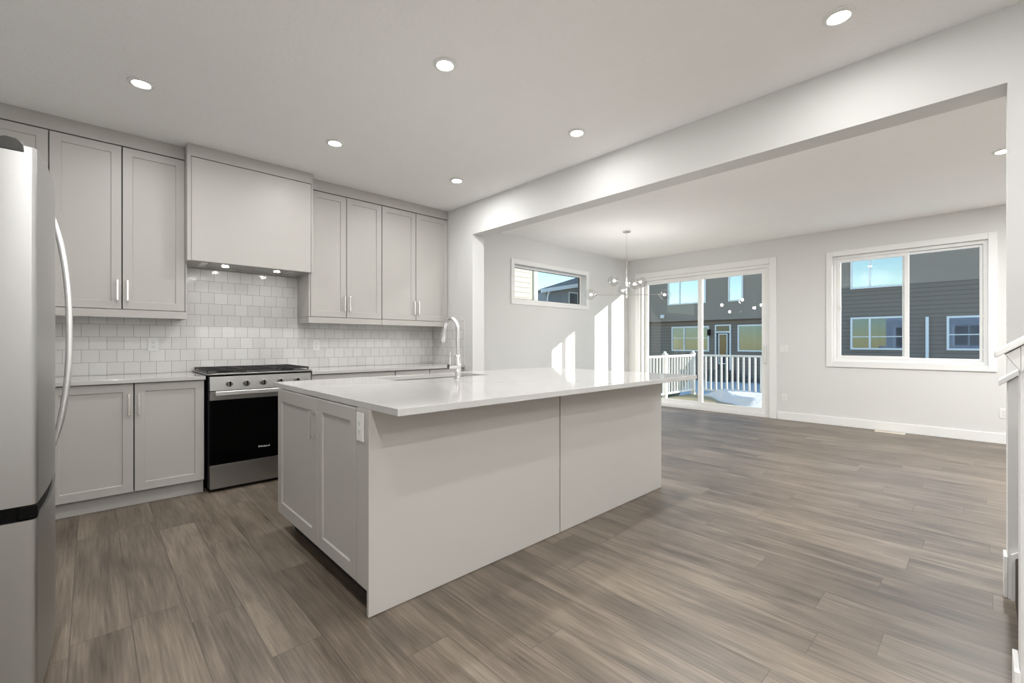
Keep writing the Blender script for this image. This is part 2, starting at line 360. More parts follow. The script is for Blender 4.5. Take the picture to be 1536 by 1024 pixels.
h = MB(); h.box(XF + .002, XF + .014, 2.32, 2.345, .84, 1.12, .004); h.box(XF + .014, XF + .03, 2.326, 2.339, .86, .885, .002); h.box(XF + .014, XF + .03, 2.326, 2.339, 1.075, 1.10, .002)
h.build('handle', 'white_plastic', s2)

# slider window ------------------------------------------------------------
casing('trim_2', W0, W1, WZ0, WZ1, .072, True)
wd = MB().plate([W0 + .001, W0 + .04, W1 - .04, W1 - .001], [WZ0 + .001, WZ0 + .04, WZ1 - .04, WZ1 - .001], {(1, 1)}, 'X', XF + .04, XF + .13).build('window_2', 'vinyl', bevel=.002); struct(wd)
sash(wd, 'fixed_sash', W0 + .042, .735, WZ0 + .042, WZ1 - .042, XF + .085, XF + .12, .028)
sl = sash(wd, 'sliding_sash', .665, W1 - .042, WZ0 + .042, WZ1 - .042, XF + .045, XF + .08, .045)
MB().box(XF + .03, XF + .045, 1.375, 1.40, 1.63, 1.68, .003).build('latch', 'white_plastic', sl)

# transom window -----------------------------------------------------------
m = MB(); ya, yb = YK - .016, YK - .001; a, b, c, d = SW; w = .068
m.box(a - w, a, ya, yb, c - w, d + w, .003); m.box(b, b + w, ya, yb, c - w, d + w, .003)
m.box(a + .0002, b - .0002, ya, yb, d, d + w, .003); m.box(a + .0002, b - .0002, ya, yb, c - w, c, .003)
struct(m.build('trim_3', 'trim_paint'))
tw = MB().plate([a + .001, a + .03, b - .03, b - .001], [c + .001, c + .03, d - .03, d - .001], {(1, 1)}, 'Y', YK + .105, YK + .15).build('window_1', 'vinyl', bevel=.002); struct(tw)
MB().box(a + .028, b - .028, YK + .125, YK + .131, c + .028, d - .028).build('pane', 'window_glass', tw)
lab(MB().plate([a + .0305, a + .04, b - .048, b - .0305], [c + .0305, c + .036, d - .036, d - .0305], {(1, 1)}, 'Y', YK + .118, YK + .138).build('glazing_bead', 'dark_plastic', tw), 'dark glazing bead around the pane')
# ---------------------------------------------------------------- kitchen cabinets
YU, YC = 4.437, 4.129
def pull(x, z0, z1, y, par, M=None):
    m = MB(M); m.box(x - .0055, x + .0055, y - .032, y - .021, z0, z1, .0015)
    for z in (z0 + .012, z1 - .012): m.box(x - .0045, x + .0045, y - .022, y - .0002, z - .0045, z + .0045)
    return m.build('handle', 'nickel', par)
def door(x0, x1, z0, z1, y, par, hx=None, hz=None, M=None, stile=.056, name='door'):
    d = MB(M).shaker(x0, x1, z0, z1, y, stile, .008, .019).build(name, 'cabinet_paint', par)
    if hx is not None: pull(hx, hz[0], hz[1], y, d, M)
    return d
G = .0034
ZD0, ZD1 = 1.413, 2.633
def upper(label, x0, x1, doors, lend=0, rend=0, group='upper wall cabinets'):
    t = thing('upper_cabinet', label, 'cabinet', ((x0 + x1) / 2, YU, 1.355), group)
    e = .0008
    lab(MB().box(x0 + .020, x1 - .020, YU + .045, YK - .001, 1.4155, 2.637).build('body', 'recess_shade', t), 'carcass behind the doors, coloured near-black as gap shadow')  # carcass colour carries the shade of the door gaps
    for a, b in ((x0 + e, x0 + .0195), (x1 - .0195, x1 - e)): MB().box(a, b, YU + .022, YK - .001, 1.412, 2.637).build('side_panel', 'cabinet_paint', t)
    MB().box(x0 + .020, x1 - .020, YU + .022, YK - .001, 1.412, 1.415).build('bottom_panel', 'cabinet_paint', t)
    for (a, b) in ((x0 + e, x0 + lend), (x1 - rend, x1 - e)):
        if b - a > .005: MB().box(a, b, YU, YU + .0215, 1.412, 2.637, .001).build('end_panel', 'cabinet_paint', t)
    MB().box(x0 + e, x1 - e, YU - .0005, YU + .02, 1.352, 1.4095, .001).build('light_rail', 'cabinet_paint', t)
    if lend: MB().box(x0 + e, x0 + .02, YU + .0205, YK - .012, 1.352, 1.4095).build('light_rail', 'cabinet_paint', t)
    if rend: MB().box(x1 - .02, x1 - e, YU + .0205, YK - .012, 1.352, 1.4095).build('light_rail', 'cabinet_paint', t)
    for (a, b, hx) in doors: door(a + G, b - G, ZD0 + .0015, ZD1 - .003, YU, t, hx, (1.476, 1.628))
    return t
upper('greige upper cabinet above and behind the fridge, left end of the run', -.98, -.213, [(-.60, -.213, None), (-.98, -.60, None)])
upper('wide two-door greige upper cabinet between the fridge and the range hood', -.213, .5655, [(-.213, .169, .142), (.169, .554, .199)], rend=.0115)
upper('greige two-door upper cabinet right beside the range hood', 1.5125, 2.269, [(1.53, 1.884, 1.859), (1.884, 2.269, 1.910)], lend=.0165)
upper('greige two-door upper cabinet in the right corner by the wall return', 2.271, 3.127, [(2.271, 2.687, 2.660), (2.687, 3.126, 2.715)])
for x0, x1, lb in ((-.98, .55, 'greige crown filler board above the cabinets left of the hood'), (1.5135, 3.127, 'greige crown filler board above the cabinets right of the hood')):
    tag(MB().box(x0, x1, YU - .001, YK - .002, 2.638, CEIL - .001, .001).build('crown_filler', 'cabinet_paint'), lb, 'trim', 'crown filler boards')
# range hood
YH, HX0, HX1, HB = 4.31, .5675, 1.5105, 1.815
t = thing('range_hood', 'boxed greige range hood with a flat front panel above the range', 'range hood', ((HX0 + HX1) / 2, YH, HB))
m = MB()
m.box(HX0 - .0155, HX0, YH, YU - .0012, HB, CEIL - .001)            # projecting cheek that laps the left doors
m.box(HX0 + .0005, HX0 + .0085, YH, YK - .002, HB, CEIL - .0015); m.box(HX1 - .0165, HX1, YH, YK - .002, HB, CEIL - .0015)
lab(MB().box(HX0 + .009, HX1 - .017, YH + .045, YH + .055, HB + .0145, CEIL - .0015).build('inner_board', 'recess_shade', t), 'board behind the front, coloured near-black as gap shadow'); m.box(HX0 + .009, HX1 - .017, YH, YH + .0215, 2.6425, CEIL - .0015)  # near-black board paints the shade in the gap round the hood front
m.box(HX0 + .009, HX1 - .017, YH + .0305, 4.38, HB + .002, HB + .014); m.box(HX0 + .009, HX1 - .017, 4.705, YK - .002, HB + .002, HB + .014)
m.box(HX0 + .009, .66, 4.3805, 4.7045, HB + .002, HB + .014); m.box(1.40, HX1 - .017, 4.3805, 4.7045, HB + .002, HB + .014)
m.build('body', 'cabinet_paint', t)
MB().box(HX0 + .0115, HX1 - .0195, YH, YH + .019, HB + .001, 2.6365, .001).build('front_panel', 'cabinet_paint', t)
ins = MB().box(.6605, 1.3995, 4.381, 4.704, HB + .012, HB + .022, .002).build('liner', 'bright_steel', t)
MB().box(.72, 1.34, 4.43, 4.66, HB + .008, HB + .0115, .001).build('filter', 'steel', ins)
for x in (.847, 1.258): lab(MB().lathe([(.001, 0), (.024, 0), (.024, .004), (.001, .004)], (x, 4.522, HB + .003)).build('lamp', 'lamp_on', ins), 'lit round lamp')
MB().lathe([(.001, 0), (.012, 0), (.012, .004), (.001, .004)], (1.066, 4.555, HB + .003)).build('button', 'chrome', ins)

# base cabinets
CZ0, CZ1 = .8776, .9066
def base_cab(label, x0, x1, fronts, group='base cabinets along the range wall'):
    t = thing('base_cabinet', label, 'cabinet', ((x0 + x1) / 2, YC, 0), group)
    e = .0008
    lab(MB().box(x0 + .02, x1 - .02, YC + .045, YK - .0015, .105, .8755).build('body', 'recess_shade', t), 'carcass behind the fronts, coloured near-black as gap shadow')  # blackened carcass, shade of the front gaps put into its colour
    for a, b in ((x0 + e, x0 + .0195), (x1 - .0195, x1 - e)): MB().box(a, b, YC + .0215, YK - .0015, .105, .8755).build('side_panel', 'cabinet_paint', t)
    MB().box(x0 + e, x1 - e, YC + .055, YC + .073, .0005, .1045).build('toe_kick', 'cabinet_paint', t)
    for f in fronts:
        if f[0] == 'door': door(f[1] + G, f[2] - G, f[3], f[4], YC, t, f[5], (.652, .803) if f[4] > .8 else (.50, .65))
        else:
            d = door(f[1] + G, f[2] - G, f[3], f[4], YC, t, name='drawer', stile=.045)
            xm = (f[1] + f[2]) / 2
            MB().box(xm - .075, xm + .075, YC - .032, YC - .021, .80, .811, .0015).box(xm - .065, xm - .056, YC - .022, YC - .0002, .801, .81).box(xm + .056, xm + .065, YC - .022, YC - .0002, .801, .81).build('handle', 'nickel', d)
    return t
base_cab('greige corner base cabinet hidden behind the fridge', -.98, -.214, [('door', -.98, -.214, .108, .872, None)])
base_cab('two-door greige base cabinet between the fridge and the range', -.212, .637, [('door', -.212, .221, .108, .872, .193), ('door', .221, .637, .108, .872, .247)])
def drawer_unit(label, a, b): base_cab(label, a, b, [('drawer', a, b, .742, .872), ('door', a, b, .108, .738, (a + .03))])
drawer_unit('greige drawer base cabinet beside the range, behind the island', 1.432, 2.259)
drawer_unit('narrow greige drawer base cabinet, middle one behind the faucet', 2.261, 2.671)
drawer_unit('greige drawer base cabinet against the right wall return', 2.673, 3.126)
YCT = 4.104
tag(MB().box(-.98, .6405, YCT, YK - .0015, CZ0, CZ1, .002).build('countertop', 'quartz'), 'white quartz countertop left of the range, under the two-door upper', 'countertop', 'range wall countertops')
tag(MB().box(1.4305, 3.1285, YCT, YK - .0015, CZ0, CZ1, .002).build('countertop', 'quartz'), 'white quartz countertop right of the range, running to the corner', 'countertop', 'range wall countertops')
# backsplash
t = thing('tile_backsplash', 'glossy white square tile backsplash behind the range and counters', 'backsplash', (1.5, YK, .908))
BK0 = YK - .0102
MB().box(-.98, .5645, BK0, YK - .0008, .908, 1.4105).box(.5647, 1.5122, BK0, YK - .0008, .908, 1.812).box(1.5125, 3.1205, BK0, YK - .0008, .908, 1.4105).build('tiles', 'tile_x', t)
lab(MB().box(3.1215, 3.1302, 4.111, YK - .0008, .908, 1.42).build('return_tiles', 'tile_y', t), 'tiles on the side wall return')

# outlets
def outlet(label, c, n, size=(.07, .115), gang=1, name='wall_outlet', group='outlet plates'):
    """c centre on the wall, n outward normal axis"""
    R = {'-Y': Matrix.Identity(4), '-X': Matrix.Rotation(-math.pi / 2, 4, 'Z')}[n]
    M = Matrix.Translation(c) @ R
    t = thing(name, label, 'outlet' if name == 'wall_outlet' else 'switch', c, group)
    MB(M).box(-size[0] / 2, size[0] / 2, -.006, -.0005, -size[1] / 2, size[1] / 2, .002).build('cover_plate', 'white_plastic', t)
    for g in range(gang):
        x = (g - (gang - 1) / 2) * .046
        if name == 'wall_outlet':
            for z in (-.018, .018):
                r = MB(M).box(x - .017, x + .017, -.0075, -.0058, z - .0165, z + .0165, .0006).build('receptacle', 'white_plastic', t)
                sl_ = MB(M); sl_.box(x - .008, x - .006, -.0081, -.0074, z - .004, z + .005); sl_.box(x + .006, x + .008, -.0081, -.0074, z - .004, z + .005); sl_.box(x - .002, x + .002, -.0081, -.0074, z - .011, z - .007)
                lab(sl_.build('slots', 'slot_dark', r), 'dark plug slots')
        else: MB(M).box(x - .016, x + .016, -.0085, -.0058, -.033, .033, .001).build('rocker', 'white_plastic', t)
    return t
outlet('white outlet in the tile left of the range', (.377, BK0, 1.147), '-Y')
outlet('white outlet in the tile right of the range', (1.696, BK0, 1.135), '-Y')
outlet('white double rocker switch beside the patio door casing', (XF, 2.075, 1.07), '-X', (.115, .115), 2, 'light_switch')
outlet('white outlet low on the wall beside the patio door', (XF, 2.07, .335), '-X')
outlet('white outlet low on the far wall under the slider window', (XF, -.155, .35), '-X')

# ---------------------------------------------------------------- range
RX0, RX1, RY = .664, 1.419, 4.09
t = thing('gas_range', 'stainless gas range with black oven glass between the cabinets', 'range', ((RX0 + RX1) / 2, RY, 0))
lab(MB().box(RX0 - .006, RX1 - .002, RY + .034, 4.752, .03, .898).box(RX0 + .01, RX1 - .01, RY + .06, 4.7, .0005, .0295).build('body', 'black_enamel', t), 'black sides')
MB().poly_prism([(RY, .786), (RY + .012, .897), (RY + .10, .897), (RY + .10, .899), (RY + .033, .899), (RY + .033, .786)][:2] + [(RY + .0335, .897), (RY + .0335, .786)], 'X', RX0, RX1).build('control_panel', 'steel', t, bevel=.002)
ct = MB().box(.646, 1.428, RY + .004, 4.745, .9075, .9205, .004).build('cooktop', 'steel', t)
lab(MB().box(.66, 1.414, RY + .07, 4.735, .921, .9235).build('burner_pan', 'black_enamel', ct), 'black enamel burner pan')
for bx, by, br in ((.80, 4.27, .05), (.80, 4.57, .04), (1.037, 4.42, .055), (1.275, 4.27, .045), (1.275, 4.57, .05)):
    b_ = MB().lathe([(.002, 0), (br * 1.2, 0), (br * 1.2, .006), (br, .009), (br, .015), (br * .9, .018), (.002, .018)], (bx, by, .924), seg=24).build('burner', 'cast_iron', ct, smooth=True)
for gx0, gx1 in ((.655, .908), (.912, 1.162), (1.166, 1.419)):
    g = MB(); z0, z1 = .936, .9485
    for y in (RY + .068, 4.405, 4.72): g.box(gx0, gx1, y, y + .012, z0, z1, .002)
    for x in (gx0, gx1 - .012): g.box(x, x + .012, RY + .0805, 4.7195, z0, z1, .002)
    xm = (gx0 + gx1) / 2
    g.box(xm - .005, xm + .005, RY + .0805, 4.404, z0 + .0005, z1 - .0005); g.box(xm - .005, xm + .005, 4.4175, 4.7195, z0 + .0005, z1 - .0005)
    for y in (4.25, 4.57): g.box(gx0 + .0125, xm - .0055, y, y + .01, z0 + .0005, z1 - .0005); g.box(xm + .0055, gx1 - .0125, y, y + .01, z0 + .0005, z1 - .0005)
    for x in (gx0 + .002, gx1 - .010):
        for y in (RY + .07, 4.722): g.box(x, x + .008, y, y + .008, .9237, z0 + .0005)
    lab(g.build('grate', 'cast_iron', ct), 'black cast iron grate')
for x in (.795, .914, 1.037, 1.164, 1.298):
    k = MB().lathe([(.001, 0), (.026, 0), (.026, -.006), (.021, -.008), (.019, -.030), (.017, -.033), (.001, -.033)], (x, RY + .004, .838), axis='Y', seg=28).build('knob', 'steel', t, smooth=True)
    lab(MB().box(x - .0045, x + .0045, RY - .034, RY - .0285, .819, .857, .001).build('knob_grip', 'black_plastic', k), 'dark indicator bar')
od = MB().box(RX0, RX1, RY - .002, RY + .032, .714, .778, .002).build('oven_door', 'steel', t)
lab(MB().box(RX0, RX1, RY - .0015, RY + .032, .2145, .7135, .001).build('door_glass', 'oven_glass', od), 'black oven glass')
hd = MB().box(.694, 1.389, RY - .052, RY - .034, .752, .786, .004); hd.box(.71, .735, RY - .0345, RY - .0018, .758, .776); hd.box(1.348, 1.373, RY - .0345, RY - .0018, .758, .776)
hd.build('handle', 'bright_steel', od)
MB().box(RX0, RX1, RY - .001, RY + .032, .028, .2105, .002).build('drawer', 'steel', t)
fc = bpy.data.curves.new('wordmark', 'FONT'); fc.body = 'Whirlpool'; fc.size = .021; fc.align_x = 'CENTER'; fc.extrude = .0003
fo = bpy.data.objects.new('wordmark_curve', fc); COL.objects.link(fo)
bpy.context.view_layer.update()
me = bpy.data.meshes.new_from_object(fo.evaluated_get(bpy.context.evaluated_depsgraph_get())); bpy.data.objects.remove(fo)
me.transform(Matrix.Translation(Vector((1.040, RY - .0019, .303)) - BASE[od.name]) @ Matrix.Rotation(math.pi / 2, 4, 'X') @ Matrix.Shear('XZ', 4, (0, 0)))
me.materials.clear(); me.materials.append(MATS['logo_silver'])
lo = bpy.data.objects.new('wordmark', me); COL.objects.link(lo); lo.parent = od; BASE[lo.name] = BASE[od.name]; lab(lo, 'silver lettering on the glass')

# ---------------------------------------------------------------- fridge (faces +X)
FY0, FY1, FXF = 1.994, 2.832, -.122
t = thing('refrigerator', 'stainless bottom-freezer fridge at the left edge', 'refrigerator', (-.5, (FY0 + FY1) / 2, 0))
lab(MB().box(-.90, -.205, FY0 + .004, FY1 - .004, .03, 1.738, .004).build('body', 'dark_plastic', t), 'dark grey body')
def bowed(z0, z1, x0, xf, bow, mname, name, par, y0=FY0, y1=FY1, rz=.006):
    pts = []; n = 24; r = .016
    for i in range(n + 1):
        s_ = i / n; y = y0 + (y1 - y0) * s_; e = min(y - y0, y1 - y)
        x = xf + bow * (1 - (2 * s_ - 1) ** 2)
        pts.append((x, y))
    # rounded front corners
    def arc(cx, cy, a0, a1): return [(cx + r * math.cos(math.radians(a0 + (a1 - a0) * k / 5)), cy + r * math.sin(math.radians(a0 + (a1 - a0) * k / 5))) for k in range(6)]
    body = [p for p in pts if y0 + r * 1.1 < p[1] < y1 - r * 1.1]
    out = [(x0, y0)] + arc(xf - r + .002, y0 + r, -90, -8) + body + arc(xf - r + .002, y1 - r, 8, 90) + [(x0, y1)]
    return MB().poly_prism(out, 'Z', z0, z1).build(name, mname, par, smooth=True)
dr_ = bowed(.668, 1.757, -.200, FXF, .020, 'fridge_steel', 'fridge_door', t)
fz = bowed(.06, .622, -.200, FXF, .020, 'fridge_steel', 'freezer_drawer', t)
gp = bowed(.6225, .6675, -.204, FXF - .006, .018, 'black_plastic', 'gasket_gap', t, FY0 + .012, FY1 - .012); lab(gp, 'black gap between the door and the freezer drawer')
lab(MB().box(-.160, -.119, FY0 - .001, FY0 + .05, .626, .666, .004).build('drawer_grip', 'black_plastic', fz), 'black pocket grip at the corner')
m = MB().poly_prism([(-.30, 1.737), (-.30, 1.762), (-.205, 1.768), (-.185, 1.777), (-.162, 1.774), (-.149, 1.762), (-.147, 1.737)], 'Y', FY0 - .003, FY0 + .07)
lab(m.build('hinge_cover', 'dark_plastic', t, bevel=.003), 'dark grey hinge cover on top')
pts = []; rad = []
for i in range(33):
    s_ = i / 32; z = .722 + (1.692 - .722) * s_; q = 1 - abs(2 * s_ - 1) ** 2.4
    pts.append((-.116 + .0475 * q, 2.70, z)); rad.append(.0065 + .005 * min(1, q * 2.2))
lab(MB().tube(pts, .01, 14, rads=rad).build('handle', 'bright_steel', dr_, smooth=True), 'long bowed bright steel handle')
MB().box(-.88, -.20, FY0 + .01, FY1 - .01, .0005, .029).build('base_grille', 'black_plastic', t)

# ---------------------------------------------------------------- island
IX0, IX1, IY0, IY1 = .851, 3.329, 1.78, 3.035
t = thing('kitchen_island', 'greige kitchen island with a flat two-board seating side', 'kitchen island', ((IX0 + IX1) / 2, 2.4, 0))
m = MB().box(IX0 + .021, 1.40, IY0 + .031, IY1 - .021, .105, .8755).box(2.40, IX1 - .02, IY0 + .031, IY1 - .021, .105, .8755).box(1.4005, 2.3995, IY0 + .031, 2.62, .105, .8755).box(1.4005, 2.3995, 2.6205, IY1 - .021, .105, .60)
m.build('body', 'cabinet_paint', t)
lab(MB().box(IX0 + .075, IX1 - .02, IY0 + .0305, IY1 - .08, .0005, .1045).build('toe_kick', 'recess_shade', t), 'dark recessed toe kick')
SEAM = 2.084
MB().box(IX0 - .001, SEAM - .004, IY0, IY0 + .018, .0025, .876, .0012).build('back_panel', 'cabinet_paint', t)
MB().box(SEAM + .004, IX1, IY0, IY0 + .018, .0025, .876, .0012).build('back_panel', 'cabinet_paint', t)
MB().box(IX0 + .0195, IX1 - .02, IY0 + .0185, IY0 + .030, .0005, .8755).build('backing_board', 'recess_shade', t)
MB().box(IX1 - .019, IX1, IY0 + .0185, IY1, .0025, .8755, .001).build('end_panel', 'cabinet_paint', t)
ME = Matrix.Translation((IX0, 0, 0)) @ Matrix.Rotation(-math.pi / 2, 4, 'Z')
door(-IY1, -2.370 - G, .108, .872, 0, t, -2.403, (.662, .805), M=ME, stile=.07)
door(-2.370 + G, -1.905 - G, .108, .872, 0, t, M=ME, stile=.062)
MB(ME).box(-1.905 + G, -(IY0 + .0185), 0, .0195, .108, .876, .001).build('filler', 'cabinet_paint', t)
MBk = Matrix.Translation((0, IY1, 0)) @ Matrix.Rotation(math.pi, 4, 'Z')
for a, b in ((.875, 1.39), (1.41, 1.90), (1.90, 2.39), (2.41, 3.30)): door(-b + G, -a - G, .108, .872, 0, t, M=MBk)
outlet('white outlet on the end of the island beside the shaker doors', (IX0 - .0002, 1.856, .797), '-X', (.066, .122), group='outlet plates')
# top with sink cut-out
TX0, TX1, TY0, TY1 = .858, 3.46, 1.549, 3.158
SX0, SX1, SY0, SY1 = 1.49, 2.30, 2.70, 3.06
TZ0, TZ1 = .8768, .9066
tag(MB().plate([TX0 - .03 + .03, SX0, SX1, TX1], [TY0, SY0, SY1, TY1], {(1, 1)}, 'Z', TZ0, TZ1).build('island_countertop', 'quartz', bevel=.002), 'large white quartz top on the island, overhanging the seating side', 'countertop')
t = thing('undermount_sink', 'steel undermount sink set into the island top behind the faucet', 'sink', ((SX0 + SX1) / 2, (SY0 + SY1) / 2, .66))
bw = MB(); e = .004
x0, x1, y0, y1 = SX0 - e, SX1 + e, SY0 - e, SY1 + e
zt, zb = TZ0 - .0012, .665
bw.plate([x0 - .012, x0, x1, x1 + .012], [y0 - .012, y0, y1, y1 + .012], {(1, 1)}, 'Z', zt - .003, zt)
for (a, b, c, d) in ((x0 - .0025, x0, y0, y1), (x1, x1 + .0025, y0, y1), (x0 - .0025, x1 + .0025, y0 - .0025, y0), (x0 - .0025, x1 + .0025, y1, y1 + .0025)): bw.box(a, b, c, d, zb, zt - .0031)
bw.box(x0, x1, y0, y1, zb, zb + .0025)
bw.build('basin', 'steel', t)
MB().lathe([(.001, 0), (.045, 0), (.045, .004), (.001, .002)], ((x0 + x1) / 2, (y0 + y1) / 2, zb + .0027)).build('drain', 'chrome', t, smooth=True)
# faucet
FX, FYY, FZ = 1.884, 2.555, TZ1
t = thing('kitchen_faucet', 'tall chrome gooseneck pull-down faucet on the island', 'faucet', (FX, FYY, FZ))
MB().lathe([(.001, .0003), (.026, .0003), (.026, .006), (.0235, .010), (.0235, .155), (.021, .162), (.0145, .168), (.001, .168)], (FX, FYY, FZ), seg=28).build('body', 'chrome', t, smooth=True)
R = .082; zc = FZ + .345
pts = [(FX, FYY, FZ + .165 + .018 * i) for i in range(11)]
for i in range(0, 19):
    a = math.radians(i * 9.4); pts.append((FX, FYY + R - R * math.cos(a), zc + R * math.sin(a)))
sp_ = MB().tube(pts, .0135, 16).build('spout', 'chrome', t, smooth=True)
e0 = Vector(pts[-1]); dn = (Vector(pts[-1]) - Vector(pts[-2])).normalized()
hp = [e0 + dn * q for q in (.001, .012, .016, .060, .098, .104)]
lab(MB().tube(hp, .016, 18, rads=[.0142, .0148, .016, .0185, .0205, .017]).build('spray_head', 'nickel', sp_, smooth=True), 'brushed spray head')
lv = MB().tube([(FX - .018, FYY, FZ + .088), (FX - .055, FYY, FZ + .088), (FX - .080, FYY, FZ + .088)], .0165, 18, rads=[.0165, .0165, .0165]); lo_ = lv.build('handle_hub', 'chrome', t, smooth=True)
MB().tube([(FX - .066, FYY, FZ + .10), (FX - .064, FYY + .004, FZ + .15), (FX - .060, FYY + .008, FZ + .19)], .005, 10, rads=[.0055, .005, .0045]).build('lever', 'chrome', lo_, smooth=True)

# ---------------------------------------------------------------- ceiling downlights
def downlight(label, x, y, watt=LAMP_W, r=.045):
    t = thing('recessed_downlight', label, 'downlight', (x, y, CEIL), 'recessed ceiling lights')
    MB().lathe([(r, -.0008), (r + .022, -.0008), (r + .021, -.006), (r + .004, -.011), (r, -.009)], (x, y, CEIL), seg=40, loop=True).build('trim_ring', 'white_plastic', t, smooth=True)
    lab(MB().lathe([(.001, -.0012), (r - .0004, -.0012), (r - .0004, -.005), (.001, -.0055)], (x, y, CEIL), seg=40).build('lens', 'lamp_on', t, smooth=True), 'glowing white lens')
    l = bpy.data.lights.new('downlight_glow', 'AREA'); l.shape = 'DISK'; l.size = r * 1.9; l.energy = watt; l.color = (1.0, .995, .985)
    lo = bpy.data.objects.new('downlight_glow', l); COL.objects.link(lo); lo.location = (0, 0, -.012); lo.parent = t
for lb, x, y, *w in (('round downlight nearest the fridge, far row over the range wall', .222, 3.52, 2.4), ('round downlight in front of the range hood, middle of the far row', 1.40, 3.52, 2.2), ('round downlight near the back corner by the beam', 2.585, 3.52, 2.6),
                 ('round downlight over the near end of the island, top centre', 1.46, 2.10), ('round downlight over the island next to the beam', 2.653, 2.10, 1.2), ('round downlight near the beam at the upper right', 2.628, .483, 1.0),
                 ('round living room downlight cut off by the right wall edge', 5.458, -.107, 14), ('unseen downlight added to the grid for fill, above the fridge front', .22, 2.10), ('unseen downlight added to the grid for fill, behind the camera toward the left', .22, .483, 2), ('unseen downlight added to the grid for fill, overhead between camera and island', 1.46, .483, 2), ('unseen downlight added as front room fill left of the stair, first behind the camera', 1.46, -.95, 5.5), ('unseen downlight added as front room fill by the left wall, first behind the camera', .22, -.95, 5.5), ('unseen downlight added as front room fill left of the stair, by the rear wall', 1.46, -2.3, 7), ('unseen downlight added as front room fill in the corner of the left and rear walls', .22, -2.3, 7),  # all after the living room one are unseen, added as fill light
                 ('unseen downlight added as living room fill behind the stair wall', 5.458, -1.6, 15), ('unseen downlight added as living room fill in the far corner behind the stair wall', 6.9, -1.6, 7), ('unseen downlight added as living room fill behind the beam', 3.72, 1.60, 10)):  # three more unseen downlights, added to brighten the living side
    downlight(lb, x, y, *w)

# ---------------------------------------------------------------- chandelier
CX, CY = 5.498, 3.466
t = thing('chandelier', 'chrome sputnik chandelier with clear glass globes in the dining area', 'chandelier', (CX, CY, CEIL))
MB().lathe([(.001, -.0008), (.058, -.0008), (.058, -.018), (.052, -.024), (.001, -.024)], (CX, CY, CEIL)).build('canopy', 'chrome', t, smooth=True)
MB().tube([(CX, CY, CEIL - .022), (CX, CY, 2.06)], .005, 10).build('rod', 'chrome', t, smooth=True)
MB().tube([(CX, CY, 2.09), (CX, CY, 1.79)], .012, 14).build('hub', 'chrome', t, smooth=True)
rt = Vector((.7271, -.6865, 0)); fw = Vector((.6865, .7271, 0)); vw = Vector((.846, .533, 0))
def arm(z, a, b):
    c = Vector((CX, CY, z)); ends = [c + a, c + b]
    ar = MB().tube([ends[0], c, ends[1]], .0042, 8).build('arm', 'chrome', t, smooth=True)
    for e, d in zip(ends, (a.normalized(), b.normalized())):
        sk = MB().tube([e - d * .03, e + d * .02], .011, 12).build('socket', 'chrome', ar, smooth=True)
        g = e + d * .068
        gl = MB().sphere(g, .077, 28, 18)
        glo = gl.build('globe', 'globe_glass', ar, smooth=True); lab(glo, 'clear glass globe')
        MB().sphere(g - d * .015, .017, 14, 10, (1, 1, 1)).build('bulb', 'bulb_on', sk, smooth=True)
        l = bpy.data.lights.new('bulb_glow', 'POINT'); l.energy = 1.1; l.shadow_soft_size = .03; l.color = (1.0, .98, .95)
        lo = bpy.data.objects.new('bulb_glow', l); COL.objects.link(lo); lo.parent = sk; lo.location = g + d * .02 - Vector((CX, CY, CEIL))
arm(1.838, rt * -.45, rt * .48)
arm(2.025, rt * -.14 - fw * .05, rt * .16 + fw * .05)
arm(1.939, vw * -.33 + rt * .09, vw * .33 - rt * .045)

# ---------------------------------------------------------------- floor vent
t = thing('floor_register', 'beige metal floor vent near the far wall under the window', 'vent', (7.50, .84, 0))
MB().plate([7.45, 7.462, 7.548, 7.56], [.69, .70, .98, .99], {(1, 1)}, 'Z', .0005, .005).build('frame', 'cream_vent', t)
m = MB()
for i in range(5): m.box(7.465 + i * .0172, 7.474 + i * .0172, .701, .979, .0005, .004)
m.build('slats', 'cream_vent', t)

# ---------------------------------------------------------------- stair on the right
# near pony wall and the far stair cheek, both with sloped caps
def stair_wall(nm, x0, x1, y1, ztop, slope, L_):
    m = MB().poly_prism([(y1, 0), (y1, ztop), (y1 - L_, ztop + slope * L_), (y1 - L_, 0)], 'X', x0, x1)
    return struct(m.build(nm, 'wall_paint', base=((x0 + x1) / 2, y1, 0)))
def cap(nm, x0, x1, y1, ztop, slope, L_, over, th):
    c = slope * over
    pr = [(y1 + over, ztop - c + .001), (y1 + over, ztop - c + th), (y1 - L_, ztop + slope * L_ + th), (y1 - L_, ztop + slope * L_ + .001)]
    m = MB().poly_prism(pr, 'X', x0, x1)
    return struct(m.build(nm, 'trim_paint', bevel=.003))
NX0, NX1, NY = 2.0, 2.12, -.0735
stair_wall('wall_stair', NX0, NX1, NY, 1.151, .75, 1.9)
cap('trim_4', NX0 - .035, NX1 + .035, NY, 1.153, .75, 1.9, .052, .022)
NT = 1.153
m = MB().poly_prism([(NY - .0004, NT - .075), (NY - .0004, NT - .003), (NY - 1.9, NT - .003 + .75 * 1.9), (NY - 1.9, NT - .075 + .75 * 1.9)], 'X', NX0 - .016, NX0 - .0005)
m.poly_prism([(NY + .0005, NT - .075), (NY + .014, NT - .052), (NY + .030, NT - .026), (NY + .0005, NT - .004)], 'X', NX0 - .016, NX1 + .016)
struct(m.build('trim_5', 'trim_paint'))
struct(MB().box(NX0 - .012, NX1 + .012, NY + .0005, NY + .013, .001, .19, .002).build('baseboard_stair', 'trim_paint'))
FX0, FX1, FY = 3.03, 3.129, -.0735
stair_wall('wall_stringer', FX0, FX1, FY, .985, .85, 1.9)
cap('trim_6', FX0 - .02, FX1 - .0005, FY, .987, .85, 1.9, .0285, .028)
